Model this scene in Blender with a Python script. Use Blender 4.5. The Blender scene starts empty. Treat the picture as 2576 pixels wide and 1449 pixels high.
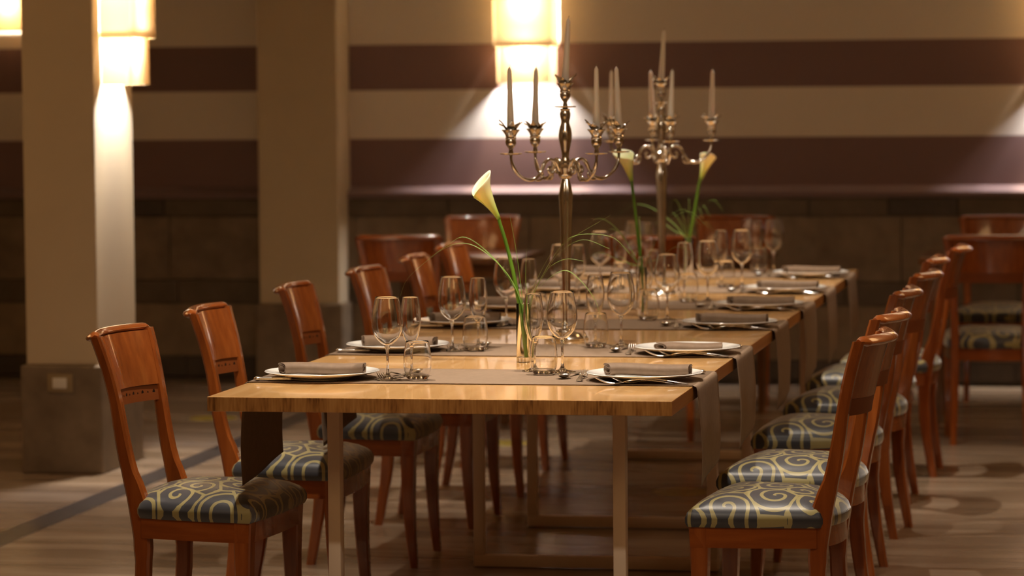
import bpy, bmesh, math, random
from mathutils import Vector, Matrix
random.seed(7)
S = bpy.context.scene
C = S.collection
PI = math.pi

# ------------------------------------------------------------------ camera
F_PX, YAW, PITCH, ROLL = 8142.16, 0.18516, 0.061167, -0.0081983
CAM = Vector((2.19928, -7.65491, 1.49744))
def cam_axes():
    cy, sy = math.cos(YAW), math.sin(YAW)
    f = Vector((-sy*math.cos(PITCH), cy*math.cos(PITCH), -math.sin(PITCH)))
    r = Vector((cy, sy, 0)); u = r.cross(f)
    c, s = math.cos(ROLL), math.sin(ROLL)
    return c*r + s*u, -s*r + c*u, f
r_, u_, f_ = cam_axes()
cd = bpy.data.cameras.new('camera'); cam = bpy.data.objects.new('camera', cd); C.objects.link(cam)
M = Matrix((r_, u_, -f_)).transposed().to_4x4(); M.translation = CAM
cam.matrix_world = M
cd.sensor_width = 36.0; cd.lens = F_PX/2576*36.0; cd.clip_start = 0.1; cd.clip_end = 100
cd.dof.use_dof = True; cd.dof.focus_distance = 8.25
cd.dof.aperture_fstop = (cd.lens/1000)/0.030
cd.dof.aperture_blades = 9
S.camera = cam

# ------------------------------------------------------------------ world, view
S.view_settings.view_transform = 'Standard'; S.view_settings.look = 'None'
S.view_settings.gamma = 1.0; S.view_settings.use_curve_mapping = False
S.view_settings.exposure = 0.0
w = bpy.data.worlds.new('world'); S.world = w; w.use_nodes = True
w.node_tree.nodes['Background'].inputs[0].default_value = (0.9, 0.55, 0.25, 1)
w.node_tree.nodes['Background'].inputs[1].default_value = 0.0
S.cycles.use_denoising = True
S.cycles.max_bounces = 12; S.cycles.transparent_max_bounces = 40
S.cycles.glossy_bounces = 5; S.cycles.transmission_bounces = 12; S.cycles.diffuse_bounces = 4
S.cycles.caustics_reflective = False; S.cycles.caustics_refractive = True
S.cycles.sample_clamp_indirect = 6.0; S.cycles.blur_glossy = 0.5

# ------------------------------------------------------------------ lights of the room, with added fill
WARM = (1.0, 0.66, 0.36)
def spot(name, loc, to, power, size_deg, blend, radius, col):
    l = bpy.data.lights.new(name, 'SPOT'); l.energy = power; l.color = col
    l.spot_size = math.radians(size_deg); l.spot_blend = blend; l.shadow_soft_size = radius
    o = bpy.data.objects.new(name, l); C.objects.link(o); o.location = loc
    o.rotation_euler = (Vector(to)-Vector(loc)).to_track_quat('-Z', 'Y').to_euler()
    return o
def area(name, loc, rot, sx, sy, power, col):
    l = bpy.data.lights.new(name, 'AREA'); l.shape = 'RECTANGLE'; l.size = sx; l.size_y = sy; l.energy = power; l.color = col
    o = bpy.data.objects.new(name, l); C.objects.link(o); o.location = loc; o.rotation_euler = rot
    return o
SPOT_W = 250
for (x, y, pw, ang) in ((0.04, 0.6, 1.0, 64), (1.10, 0.6, 1.0, 64), (0.04, 4.6, .8, 64), (1.10, 4.6, .8, 60), (-.75, 7.0, .32, 70), (.58, 2.5, .46, 88), (-2.4, 1.8, .22, 90), (3.2, 2.5, .15, 90)):  # wide centre spot is added fill for the mid table and candles
    spot('down_spot', (x, y, 3.14), (x, y, 0), SPOT_W*pw, ang, 0.7, 0.03, (1.0, 0.86, 0.70))
AMB = 24
spot('front_fill_spot', (1.25, -2.3, 3.14), (.60, 1.3, 1.0), SPOT_W*.42, 52, .8, .04, (1.0, .84, .64))  # added unseen spot, brightens candles and front edges
for (x, y) in ((-1.5, -4.0), (3.5, -4.0), (3.6, 3.5), (-4.0, 3.0)):
    area('ambient_fill', (x, y, 3.13), (0, 0, 0), 1.6, 1.6, AMB, (1.0, 0.58, 0.24))  # unseen area lights added as warm ambient fill

# ------------------------------------------------------------------ helpers
def link(name, me, mat, parent=None):
    o = bpy.data.objects.new(name, me); C.objects.link(o)
    if mat is not None: me.materials.append(mat)
    if parent is not None: o.parent = parent
    return o
def smooth(me, ang=35):
    me.shade_smooth() if hasattr(me, 'shade_smooth') else None
    try: me.set_sharp_from_angle(angle=math.radians(ang))
    except Exception: pass
def mesh(name, V, F, sm=35):
    me = bpy.data.meshes.new(name); me.from_pydata([tuple(v) for v in V], [], F); me.update()
    if sm: smooth(me, sm)
    return me
def obj(name, VF, mat, parent=None, sm=35):
    return link(name, mesh(name, VF[0], VF[1], sm), mat, parent)
def join(*parts):
    V, F = [], []
    for v, f in parts:
        n = len(V); V += [tuple(p) for p in v]; F += [tuple(i+n for i in q) for q in f]
    return V, F
def xf(VF, m):
    return [tuple(m @ Vector(v)) for v in VF[0]], VF[1]
def T(x, y, z): return Matrix.Translation((x, y, z))
def RZ(a): return Matrix.Rotation(a, 4, 'Z')
def RX(a): return Matrix.Rotation(a, 4, 'X')
def RY(a): return Matrix.Rotation(a, 4, 'Y')
def box(x0, x1, y0, y1, z0, z1, b=0.0):
    bm = bmesh.new(); bmesh.ops.create_cube(bm, size=1)
    for v in bm.verts:
        v.co = Vector(((x0+x1)/2+v.co.x*(x1-x0), (y0+y1)/2+v.co.y*(y1-y0), (z0+z1)/2+v.co.z*(z1-z0)))
    if b > 0: bmesh.ops.bevel(bm, geom=bm.edges[:], offset=b, segments=2, profile=.5, affect='EDGES')
    bm.verts.index_update()
    V = [tuple(v.co) for v in bm.verts]; Fc = [tuple(v.index for v in f.verts) for f in bm.faces]; bm.free()
    return V, Fc
def lathe(prof, n=32, close=False):
    """prof: list of (r,z)."""
    V, F = [], []; rings = []
    for r, z in prof:
        if r < 1e-6: V.append((0, 0, z)); rings.append([len(V)-1])
        else:
            s = len(V)
            for i in range(n): a = 2*PI*i/n; V.append((r*math.cos(a), r*math.sin(a), z))
            rings.append(list(range(s, s+n)))
    for A, B in zip(rings, rings[1:]):
        for i in range(n):
            j = (i+1) % n
            if len(A) == 1 and len(B) == 1: continue
            if len(A) == 1: F.append((A[0], B[j], B[i]))
            elif len(B) == 1: F.append((A[i], A[j], B[0]))
            else: F.append((A[i], A[j], B[j], B[i]))
    return V, F
def catmull(P, n=8):
    out = []
    P = [tuple(p) for p in P]
    for i in range(len(P)-1):
        p0 = P[i-1] if i else tuple(2*a-b for a, b in zip(P[0], P[1])); p1 = P[i]; p2 = P[i+1]
        p3 = P[i+2] if i+2 < len(P) else tuple(2*a-b for a, b in zip(P[-1], P[-2]))
        for k in range(n):
            t = k/n
            out.append(tuple(.5*((2*b)+(-a+c)*t+(2*a-5*b+4*c-d)*t*t+(-a+3*b-3*c+d)*t**3) for a, b, c, d in zip(p0, p1, p2, p3)))
    out.append(P[-1]); return out
def tube(P, rad, n=8, cap=True, flat=1.0, up=Vector((0, 0, 1))):
    """sweep an ellipse along P; rad list or number; flat scales the 'up' axis."""
    P = [Vector(p) for p in P]; V, F = [], []
    N = len(P)
    for i, p in enumerate(P):
        t = (P[min(i+1, N-1)]-P[max(i-1, 0)]).normalized()
        s = t.cross(up)
        if s.length < 1e-3: s = t.cross(Vector((0, 1, 0)))
        s.normalize(); q = s.cross(t).normalized()
        r = rad[i] if isinstance(rad, (list, tuple)) else rad
        for k in range(n):
            a = 2*PI*k/n; V.append(p + s*math.cos(a)*r + q*math.sin(a)*r*flat)
    for i in range(N-1):
        for k in range(n):
            j = (k+1) % n
            F.append((i*n+k, i*n+j, (i+1)*n+j, (i+1)*n+k))
    if cap:
        F.append(tuple(range(n-1, -1, -1))); F.append(tuple((N-1)*n+k for k in range(n)))
    return V, F
def loft(secs, c=0.005):
    """horizontal chamfered rectangles (cx,cy,z,tx,ty)."""
    V, F = [], []
    for cx, cy, z, tx, ty in secs:
        hx, hy = tx/2, ty/2; k = min(c, hx*.6, hy*.6)
        for x, y in ((hx-k, -hy), (hx, -hy+k), (hx, hy-k), (hx-k, hy), (-hx+k, hy), (-hx, hy-k), (-hx, -hy+k), (-hx+k, -hy)):
            V.append((cx+x, cy+y, z))
    n = 8; N = len(secs)
    for i in range(N-1):
        for k in range(n):
            j = (k+1) % n; F.append((i*n+k, i*n+j, (i+1)*n+j, (i+1)*n+k))
    F.append(tuple(range(n-1, -1, -1))); F.append(tuple((N-1)*n+k for k in range(n)))
    return V, F
def empty(name, loc=(0, 0, 0), rz=0.0):
    o = bpy.data.objects.new(name, None); C.objects.link(o); o.location = loc; o.rotation_euler = (0, 0, rz)
    o.empty_display_size = .05
    return o
def tag(o, label=None, cat=None, group=None, kind=None):
    if label: o['label'] = label
    if cat: o['category'] = cat
    if group: o['group'] = group
    if kind: o['kind'] = kind
    return o
CH = {}
def kids(o):
    return [c for c in bpy.data.objects if c.parent == o]
def copy_tree(o, parent=None):
    c = o.copy(); C.objects.link(c); c.parent = parent
    for ch in CH.setdefault(o.name, kids(o)): copy_tree(ch, c)
    return c
def place(proto, used, loc, rz, label, cat=None, group=None):
    o = proto if not used[0] else copy_tree(proto)
    used[0] = True
    o.location = loc; o.rotation_euler = (0, 0, rz)
    tag(o, label, cat, group)
    return o

# ------------------------------------------------------------------ materials
def newmat(name):
    m = bpy.data.materials.new(name); m.use_nodes = True
    nt = m.node_tree; return m, nt, nt.nodes['Principled BSDF'], nt.nodes['Material Output']
def N(nt, t, **kw):
    n = nt.nodes.new(t)
    for k, v in kw.items():
        if k.startswith('i_'):
            key = k[2:]; key = int(key) if key.isdigit() else key.replace('_', ' ')
            n.inputs[key].default_value = v
        else: setattr(n, k, v)
    return n
def L(nt, a, b): nt.links.new(a, b)
def ramp(nt, stops, interp='LINEAR'):
    r = nt.nodes.new('ShaderNodeValToRGB'); r.color_ramp.interpolation = interp
    while len(r.color_ramp.elements) < len(stops): r.color_ramp.elements.new(.5)
    for e, (p, c) in zip(r.color_ramp.elements, stops): e.position = p; e.color = (*c, 1)
    return r
def plain(name, col, rough=.5, metal=0, **kw):
    m, nt, b, o = newmat(name)
    b.inputs['Base Color'].default_value = (*col, 1); b.inputs['Roughness'].default_value = rough; b.inputs['Metallic'].default_value = metal
    for k, v in kw.items(): b.inputs[k.replace('_', ' ')].default_value = v
    return m
def noisy(name, stops, scale=(1, 1, 1), nscale=8, detail=5, rough=.5, bump=0, bscale=None, coat=0, coordn='Object', distort=0, spec=None):
    m, nt, b, o = newmat(name)
    tc = N(nt, 'ShaderNodeTexCoord'); mp = N(nt, 'ShaderNodeMapping'); mp.inputs['Scale'].default_value = scale
    L(nt, tc.outputs[coordn], mp.inputs['Vector'])
    nz = N(nt, 'ShaderNodeTexNoise', i_Scale=nscale, i_Detail=detail, i_Distortion=distort); L(nt, mp.outputs[0], nz.inputs['Vector'])
    r = ramp(nt, stops); L(nt, nz.outputs['Fac'], r.inputs[0]); L(nt, r.outputs[0], b.inputs['Base Color'])
    b.inputs['Roughness'].default_value = rough
    if coat: b.inputs['Coat Weight'].default_value = coat; b.inputs['Coat Roughness'].default_value = .07
    if spec is not None: b.inputs['Specular IOR Level'].default_value = spec
    if bump:
        bp = N(nt, 'ShaderNodeBump', i_Strength=bump, i_Distance=.002)
        if bscale:
            n2 = N(nt, 'ShaderNodeTexNoise', i_Scale=bscale, i_Detail=4); L(nt, tc.outputs[coordn], n2.inputs['Vector']); L(nt, n2.outputs['Fac'], bp.inputs['Height'])
        else: L(nt, nz.outputs['Fac'], bp.inputs['Height'])
        L(nt, bp.outputs[0], b.inputs['Normal'])
    return m
cherry = noisy('cherry_wood', [(.3, (.23, .052, .008)), (.55, (.30, .074, .012)), (.75, (.37, .10, .018))], scale=(14, 14, 1.6), nscale=3, detail=6, rough=.26, coat=1.0)
cherry_h = noisy('cherry_wood_level', [(.3, (.23, .052, .008)), (.55, (.29, .070, .011)), (.75, (.36, .095, .017))], scale=(1.5, 1.5, 14), nscale=3, detail=6, rough=.26, coat=1.0)
cherry_d = plain('cherry_recess', (.15, .035, .008), .45)
crossbar_m = plain('cherry_dark', (.20, .05, .010), .4)
dark_dot = plain('dark_dots', (.02, .008, .004), .5)
top_wood = noisy('pale_laminated_top', [(.3, (.62, .33, .115)), (.5, (.72, .415, .16)), (.7, (.80, .485, .21))], scale=(22, .9, 1), nscale=2.2, detail=6, rough=.22, coat=.6, bump=.03)
# board edge: end grain laminations
m, nt, b, o = newmat('laminated_edge')
tc = N(nt, 'ShaderNodeTexCoord'); sx = N(nt, 'ShaderNodeSeparateXYZ'); L(nt, tc.outputs['Object'], sx.inputs[0])
ad = N(nt, 'ShaderNodeMath', operation='ADD'); L(nt, sx.outputs['X'], ad.inputs[0]); L(nt, sx.outputs['Y'], ad.inputs[1])
cb = N(nt, 'ShaderNodeCombineXYZ'); L(nt, ad.outputs[0], cb.inputs['X'])
zz = N(nt, 'ShaderNodeMath', operation='MULTIPLY', i_1=.12); L(nt, sx.outputs['Z'], zz.inputs[0]); L(nt, zz.outputs[0], cb.inputs['Z'])
n1 = N(nt, 'ShaderNodeTexNoise', i_Scale=26, i_Detail=3); L(nt, cb.outputs[0], n1.inputs['Vector'])
n2 = N(nt, 'ShaderNodeTexNoise', i_Scale=170, i_Detail=2); L(nt, cb.outputs[0], n2.inputs['Vector'])
mx = N(nt, 'ShaderNodeMath', operation='MULTIPLY_ADD', i_1=.55); L(nt, n1.outputs['Fac'], mx.inputs[0])
m2 = N(nt, 'ShaderNodeMath', operation='MULTIPLY', i_1=.45); L(nt, n2.outputs['Fac'], m2.inputs[0]); L(nt, m2.outputs[0], mx.inputs[2])
rp = ramp(nt, [(.33, (.15, .055, .013)), (.45, (.37, .165, .045)), (.55, (.46, .22, .064)), (.68, (.55, .29, .10))])
L(nt, mx.outputs[0], rp.inputs[0]); L(nt, rp.outputs[0], b.inputs['Base Color']); b.inputs['Roughness'].default_value = .38
edge_wood = m
side_wood = noisy('pale_side_edge', [(.3, (.45, .20, .055)), (.6, (.58, .29, .09)), (.75, (.66, .36, .13))], scale=(1, 1.2, 30), nscale=2, rough=.3, coat=.2)
frame_paint = plain('beige_painted_steel', (.82, .68, .55), .38)
runner_m = noisy('taupe_runner_cloth', [(.3, (.205, .138, .088)), (.7, (.245, .165, .107))], nscale=60, rough=.75, bump=.15, bscale=900)
napkin_m = noisy('taupe_napkin', [(.3, (.165, .105, .064)), (.7, (.205, .132, .082))], nscale=50, rough=.7, bump=.2, bscale=900)
porcelain = plain('white_porcelain', (.82, .82, .80), .12, 0, Coat_Weight=.5)
silver = noisy('tarnished_silver', [(.35, (.50, .46, .40)), (.65, (.82, .78, .71))], nscale=9, rough=.17, bump=0)
silver.node_tree.nodes['Principled BSDF'].inputs['Metallic'].default_value = 1
steel = plain('polished_steel', (.90, .89, .87), .22, 1)
wax = plain('ivory_wax', (.80, .76, .68), .45, 0, Subsurface_Weight=.15)
wick_m = plain('wick', (.25, .2, .15), .8)
green_stem = noisy('calla_stem_green', [(.3, (.05, .14, .008)), (.7, (.13, .27, .02))], scale=(1, 1, .2), nscale=30, rough=.4)
grass_m = plain('grass_blade_green', (.17, .28, .05), .5)
spadix_m = plain('spadix_yellow', (.8, .5, .05), .6)
# spathe: ivory to green at the base (true colour of the flower, along its own axis via vertex z)
m, nt, b, o = newmat('calla_spathe')
tc = N(nt, 'ShaderNodeTexCoord'); sx = N(nt, 'ShaderNodeSeparateXYZ'); L(nt, tc.outputs['Generated'], sx.inputs[0])
rp = ramp(nt, [(0, (.16, .34, .03)), (.18, (.50, .62, .12)), (.5, (.78, .82, .36)), (.85, (.88, .88, .62))]); L(nt, sx.outputs['Z'], rp.inputs[0]); L(nt, rp.outputs[0], b.inputs['Base Color'])
b.inputs['Roughness'].default_value = .45; b.inputs['Subsurface Weight'].default_value = .2; b.inputs['Subsurface Scale'].default_value = .01
spathe_m = m
def thin_glass(name, tint=(1, 1, 1), k=1.0, base=.05):
    m, nt, b, o = newmat(name); nt.nodes.remove(b)
    tr = N(nt, 'ShaderNodeBsdfTransparent'); tr.inputs[0].default_value = (*tint, 1)
    gl = N(nt, 'ShaderNodeBsdfGlossy'); gl.inputs['Roughness'].default_value = .02
    lw = N(nt, 'ShaderNodeLayerWeight', i_Blend=.5)
    pw = N(nt, 'ShaderNodeMath', operation='POWER', i_1=2.3); L(nt, lw.outputs['Facing'], pw.inputs[0])
    ma = N(nt, 'ShaderNodeMath', operation='MULTIPLY_ADD', i_1=k, i_2=base, use_clamp=True); L(nt, pw.outputs[0], ma.inputs[0])
    mx = N(nt, 'ShaderNodeMixShader'); L(nt, ma.outputs[0], mx.inputs[0]); L(nt, tr.outputs[0], mx.inputs[1]); L(nt, gl.outputs[0], mx.inputs[2])
    L(nt, mx.outputs[0], o.inputs[0]); return m
glass_thin = plain('clear_bowl_glass', (1, 1, 1), .0, 0, Transmission_Weight=1.0, IOR=1.5)
glass_solid = plain('clear_solid_glass', (1, 1, 1), .0, 0, Transmission_Weight=1.0, IOR=1.5)
# upholstery: gold spirals on slate blue satin
m, nt, b, o = newmat('spiral_damask')
tc = N(nt, 'ShaderNodeTexCoord'); mp = N(nt, 'ShaderNodeMapping'); mp.inputs['Scale'].default_value = (1, 1, 0)
L(nt, tc.outputs['Object'], mp.inputs['Vector'])
SC = 8.6
vo = N(nt, 'ShaderNodeTexVoronoi', i_Scale=SC, i_Randomness=.75); vo.voronoi_dimensions = '2D'; L(nt, mp.outputs[0], vo.inputs['Vector'])
ve = N(nt, 'ShaderNodeTexVoronoi', i_Scale=SC, i_Randomness=.75); ve.voronoi_dimensions = '2D'; ve.feature = 'DISTANCE_TO_EDGE'; L(nt, mp.outputs[0], ve.inputs['Vector'])
sb = N(nt, 'ShaderNodeVectorMath', operation='SUBTRACT'); L(nt, mp.outputs[0], sb.inputs[0]); L(nt, vo.outputs['Position'], sb.inputs[1])
sp = N(nt, 'ShaderNodeSeparateXYZ'); L(nt, sb.outputs[0], sp.inputs[0])
at = N(nt, 'ShaderNodeMath', operation='ARCTAN2'); L(nt, sp.outputs['Y'], at.inputs[0]); L(nt, sp.outputs['X'], at.inputs[1])
an = N(nt, 'ShaderNodeMath', operation='DIVIDE', i_1=2*PI); L(nt, at.outputs[0], an.inputs[0])
rr = N(nt, 'ShaderNodeMath', operation='MULTIPLY', i_1=3.4); L(nt, vo.outputs['Distance'], rr.inputs[0])
su = N(nt, 'ShaderNodeMath', operation='ADD'); L(nt, an.outputs[0], su.inputs[0]); L(nt, rr.outputs[0], su.inputs[1])
fr = N(nt, 'ShaderNodeMath', operation='FRACT'); L(nt, su.outputs[0], fr.inputs[0])
ct = N(nt, 'ShaderNodeMath', operation='LESS_THAN', i_1=.27); L(nt, fr.outputs[0], ct.inputs[0])
eg = N(nt, 'ShaderNodeMath', operation='LESS_THAN', i_1=.035); L(nt, ve.outputs['Distance'], eg.inputs[0])
mxm = N(nt, 'ShaderNodeMath', operation='MAXIMUM'); L(nt, ct.outputs[0], mxm.inputs[0]); L(nt, eg.outputs[0], mxm.inputs[1])
mc = N(nt, 'ShaderNodeMix', data_type='RGBA'); mc.inputs[6].default_value = (.048, .051, .062, 1); mc.inputs[7].default_value = (.34, .29, .125, 1)
L(nt, mxm.outputs[0], mc.inputs[0]); L(nt, mc.outputs[2], b.inputs['Base Color'])
b.inputs['Roughness'].default_value = .36; b.inputs['Sheen Weight'].default_value = .8; b.inputs['Sheen Roughness'].default_value = .35
wv = N(nt, 'ShaderNodeTexWave', i_Scale=260); L(nt, tc.outputs['Object'], wv.inputs['Vector'])
bp = N(nt, 'ShaderNodeBump', i_Strength=.12, i_Distance=.001); L(nt, wv.outputs['Fac'], bp.inputs['Height']); L(nt, bp.outputs[0], b.inputs['Normal'])
damask = m
# stone
def stone_mat(name, a, bcol, rough=.6):
    return noisy(name, [(.3, a), (.7, bcol)], nscale=9, detail=8, rough=rough, bump=.3, bscale=60, coordn='Object')
stone = stone_mat('brown_stone', (.15, .108, .068), (.24, .18, .12))
stone2 = stone_mat('brown_stone_light', (.175, .125, .075), (.265, .198, .125))
stone_dk = stone_mat('dark_stone_and_shade', (.055, .042, .034), (.085, .064, .05))
stone_md = stone_mat('mid_stone', (.095, .069, .045), (.14, .104, .07))
paint_cream = noisy('cream_paint', [(.3, (.60, .50, .35)), (.7, (.63, .525, .37))], nscale=5, rough=.6, bump=.05, bscale=80)
paint_white = plain('white_plaster', (.72, .66, .58), .6)
# striped wall paint (bands of paint at fixed heights)
m, nt, b, o = newmat('striped_wall_paint')
tc = N(nt, 'ShaderNodeTexCoord'); sx = N(nt, 'ShaderNodeSeparateXYZ'); L(nt, tc.outputs['Object'], sx.inputs[0])
dv = N(nt, 'ShaderNodeMath', operation='DIVIDE', i_1=4.0); L(nt, sx.outputs['Z'], dv.inputs[0])
lt, dk = (.76, .69, .61), (.19, .112, .104)
rp = ramp(nt, [(0, dk), (1.236/4, lt), (1.489/4, dk), (1.728/4, lt), (1.985/4, dk), (2.23/4, lt), (2.48/4, dk), (2.73/4, lt)], 'CONSTANT')
L(nt, dv.outputs[0], rp.inputs[0]); L(nt, rp.outputs[0], b.inputs['Base Color']); b.inputs['Roughness'].default_value = .5
stripes = m
mauve = plain('mauve_paint', (.17, .11, .108), .6)
# floor: polished banded travertine
m, nt, b, o = newmat('banded_travertine')
tc = N(nt, 'ShaderNodeTexCoord'); mp = N(nt, 'ShaderNodeMapping'); mp.inputs['Scale'].default_value = (.35, 2.2, 1); L(nt, tc.outputs['Object'], mp.inputs['Vector'])
nz = N(nt, 'ShaderNodeTexNoise', i_Scale=2.2, i_Detail=7, i_Roughness=.6); L(nt, mp.outputs[0], nz.inputs['Vector'])
rp = ramp(nt, [(.30, (.17, .115, .072)), (.45, (.25, .178, .12)), (.55, (.31, .228, .16)), (.70, (.40, .31, .23))]); L(nt, nz.outputs['Fac'], rp.inputs[0])
L(nt, rp.outputs[0], b.inputs['Base Color']); b.inputs['Roughness'].default_value = .24
floor_m = m
floor_dk = noisy('dark_inlay_stone', [(.3, (.045, .038, .035)), (.7, (.075, .064, .058))], nscale=12, rough=.3)
floor_yl = noisy('mottled_yellow', [(.3, (.30, .22, .04)), (.7, (.42, .33, .06))], nscale=14, rough=.3)  # mottled yellow of the thin floor discs
ceil_m = plain('ceiling_paint', (.78, .70, .58), .8)
plate_dk = plain('switch_surround', (.30, .22, .12), .4)
plate_wh = plain('switch_white', (.75, .72, .66), .35)
# translucent pleated shades: dense cloth above, thinner cloth below
def shade_cloth(name, k):
    m, nt, b, o = newmat(name); nt.nodes.remove(b)
    df = N(nt, 'ShaderNodeBsdfDiffuse'); df.inputs[0].default_value = (.55, .42, .27, 1)
    tl = N(nt, 'ShaderNodeBsdfTranslucent'); tl.inputs[0].default_value = (.70, .47, .22, 1)
    mx = N(nt, 'ShaderNodeMixShader', i_0=k); L(nt, df.outputs[0], mx.inputs[1]); L(nt, tl.outputs[0], mx.inputs[2]); L(nt, mx.outputs[0], o.inputs[0])
    return m
shade_up, shade_m = shade_cloth('pleated_shade_dense', .055), shade_cloth('pleated_shade_thin', .12)
bracket_m = plain('lamp_bracket', (.35, .25, .15), .5)
bulb_m, nt, b, o = newmat('bulb_glow')
b.inputs['Base Color'].default_value = (1, .9, .7, 1); b.inputs['Emission Color'].default_value = (1, .85, .62, 1); b.inputs['Emission Strength'].default_value = 12

# ------------------------------------------------------------------ room
WY = 8.68
XL, XR, YF, ZC = -6.2, 6.4, -9.6, 3.2
def struct(name, VF, mat, parent=None, sm=0):
    o = obj(name, VF, mat, parent, sm)
    if parent is None: o['kind'] = 'structure'
    return o
floor = struct('floor', box(XL, XR, YF, WY+.2, -.12, 0), floor_m)
obj('dark_border_strip', box(-1.553, -1.437, YF+.1, WY-.15, -.01, .0012), floor_dk, floor, 0)
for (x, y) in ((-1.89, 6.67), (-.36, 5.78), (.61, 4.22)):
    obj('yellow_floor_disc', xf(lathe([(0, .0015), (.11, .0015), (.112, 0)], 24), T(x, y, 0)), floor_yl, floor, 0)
struct('ceiling', box(XL, XR, YF, WY+.2, ZC, ZC+.1), ceil_m)
struct('wall_left', box(XL-.15, XL, YF, WY+.2, 0, ZC), paint_cream)
struct('wall_right', box(XR, XR+.15, YF, WY+.2, 0, ZC), paint_cream)
struct('wall_front', box(XL, XR, YF-.15, YF, 0, ZC), paint_cream)
wall = struct('wall_back', box(XL, XR, WY, WY+.2, 0, ZC), stripes)
# stone dado: courses of separate blocks
DY = 8.60
rnd = random.Random(3)
courses = [(.02, .120, .55, .9, stone_dk), (.124, .398, .7, 1.15, None), (.402, .520, .8, 1.3, stone_md), (.524, .850, .8, 1.25, None), (.854, .941, .5, .9, 'mix')]  # lowest course coloured dark for the shade along the wall foot
obj('dado_backing', box(XL, XR, DY+.02, WY, 0, .94), stone_dk, wall, 0)
for z0, z1, l0, l1, mt in courses:
    x = XL + rnd.uniform(0, .4)
    cuts = [XL]
    while x < XR: cuts.append(x); x += rnd.uniform(l0, l1)
    cuts.append(XR)
    if mt == 'mix':
        cuts = [c for c in cuts if not (.85 < c < 1.6) and not (-3.1 < c < -2.5)] + [1.074, 1.419, -2.95, -2.69]; cuts.sort()
    for a, c in zip(cuts, cuts[1:]):
        if c-a < .05: continue
        if mt == 'mix': mm = stone_dk if (abs(a-1.074) < .01 or abs(a+2.95) < .01) else stone_md
        else: mm = mt or rnd.choice((stone, stone, stone2))
        d = rnd.uniform(0, .006)
        obj('stone_block', box(a+.002, c-.002, DY+d, DY+.05, z0, z1, .003), mm, wall, 0)
capV = [(XL, DY-.006, .945), (XL, DY-.006, .972), (XL, WY+.001, 1.004), (XL, WY+.001, .945),
        (XR, DY-.006, .945), (XR, DY-.006, .972), (XR, WY+.001, 1.004), (XR, WY+.001, .945)]
obj('sloped_ledge', (capV, [(0, 1, 5, 4), (1, 2, 6, 5), (2, 3, 7, 6), (3, 0, 4, 7), (0, 3, 2, 1), (4, 5, 6, 7)]), mauve, wall, 0)
# columns
def column(name, x0, x1, y0, y1, zb, label, pr=.02):
    c = empty(name, ((x0+x1)/2, (y0+y1)/2, 0)); c['kind'] = 'structure'; c['label'] = label
    w_, d_ = (x1-x0)/2, (y1-y0)/2
    obj('shaft', box(-w_, w_, -d_, d_, zb, ZC, .006), paint_cream, c, 0)
    obj('stone_base', box(-w_-pr, w_+pr, -d_-pr, d_+pr, 0, zb, .008), stone, c, 0)
    return c
col = column('column', -2.035, -1.742, 4.52, 5.03, .428, 'cream square column with grey-brown stone base, carrying a pleated sconce')
pil = column('pilaster', -2.125, -1.705, 8.40, 8.67, .412, 'cream pilaster with stone base against the striped back wall')
# wall switch
sw = empty('wall_switch', (-1.889, 4.50, .36)); tag(sw, 'beige framed wall switch with white plate on the column base', 'switch')
obj('surround', box(-.052, .052, -.010, 0, -.036, .036, .003), plate_dk, sw)
obj('rocker', box(-.029, .029, -.014, -.010, -.021, .021, .002), plate_wh, sw)

# ------------------------------------------------------------------ sconces
def shade_box(w_, d_, z0, z1, pitch=.0075, amp=.0012, r=.012):
    """open three-sided pleated box, back on y=0, front at y=-d_ ; open top and bottom"""
    P = []
    def seg(a, b_):
        n = max(2, int(math.dist(a, b_)/(pitch/2)))
        for i in range(n): t = i/n; P.append((a[0]+(b_[0]-a[0])*t, a[1]+(b_[1]-a[1])*t))
    seg((-w_/2, 0), (-w_/2, -d_+r)); seg((-w_/2, -d_+r), (-w_/2+r, -d_)); seg((-w_/2+r, -d_), (w_/2-r, -d_)); seg((w_/2-r, -d_), (w_/2, -d_+r)); seg((w_/2, -d_+r), (w_/2, 0)); P.append((w_/2, 0))
    V = []; n = len(P)
    for k, z in enumerate((z0, z1)):
        for i, (x, y) in enumerate(P):
            a = Vector(P[min(i+1, n-1)])-Vector(P[max(i-1, 0)]); nn = Vector((a.y, -a.x)).normalized()*(amp if i % 2 else -amp)
            V.append((x+nn.x, y+nn.y, z))
    F = [(i, i+1, n+i+1, n+i) for i in range(n-1)]
    return V, F
def make_sconce():
    s = empty('wall_sconce')
    obj('upper_shade', shade_box(.315, .135, 1.715, 2.16), shade_up, s, 60)
    obj('lower_shade', shade_box(.285, .112, 1.530, 1.735), shade_m, s, 60)
    obj('bracket', join(box(-.05, .05, -.012, 0, 1.66, 2.0, .003), box(-.15, .15, -.006, -.001, 2.02, 2.035), box(-.008, .008, -.06, -.01, 1.85, 1.862), box(-.008, .008, -.06, -.01, 1.70, 1.71)), bracket_m, s)
    for z in (1.90, 1.70):
        obj('bulb', xf(lathe([(0, -.03), (.014, -.026), (.02, -.012), (.022, .0), (.018, .016), (.010, .03), (0, .034)], 16), T(0, -.062, z)), bulb_m, s)
    return s
sc0 = make_sconce(); used = [False]
SCN = [(-.766, WY-.001, 0, 'lit pleated sconce on striped wall behind the candelabra', 20, 1),
       (2.02, WY-.001, 0, 'lit pleated sconce on striped wall just beyond the right edge', 20, 1),
       (-1.741, 4.765, PI/2, 'lit pleated sconce on the side of the free-standing column', 14, 1.1)]
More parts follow.
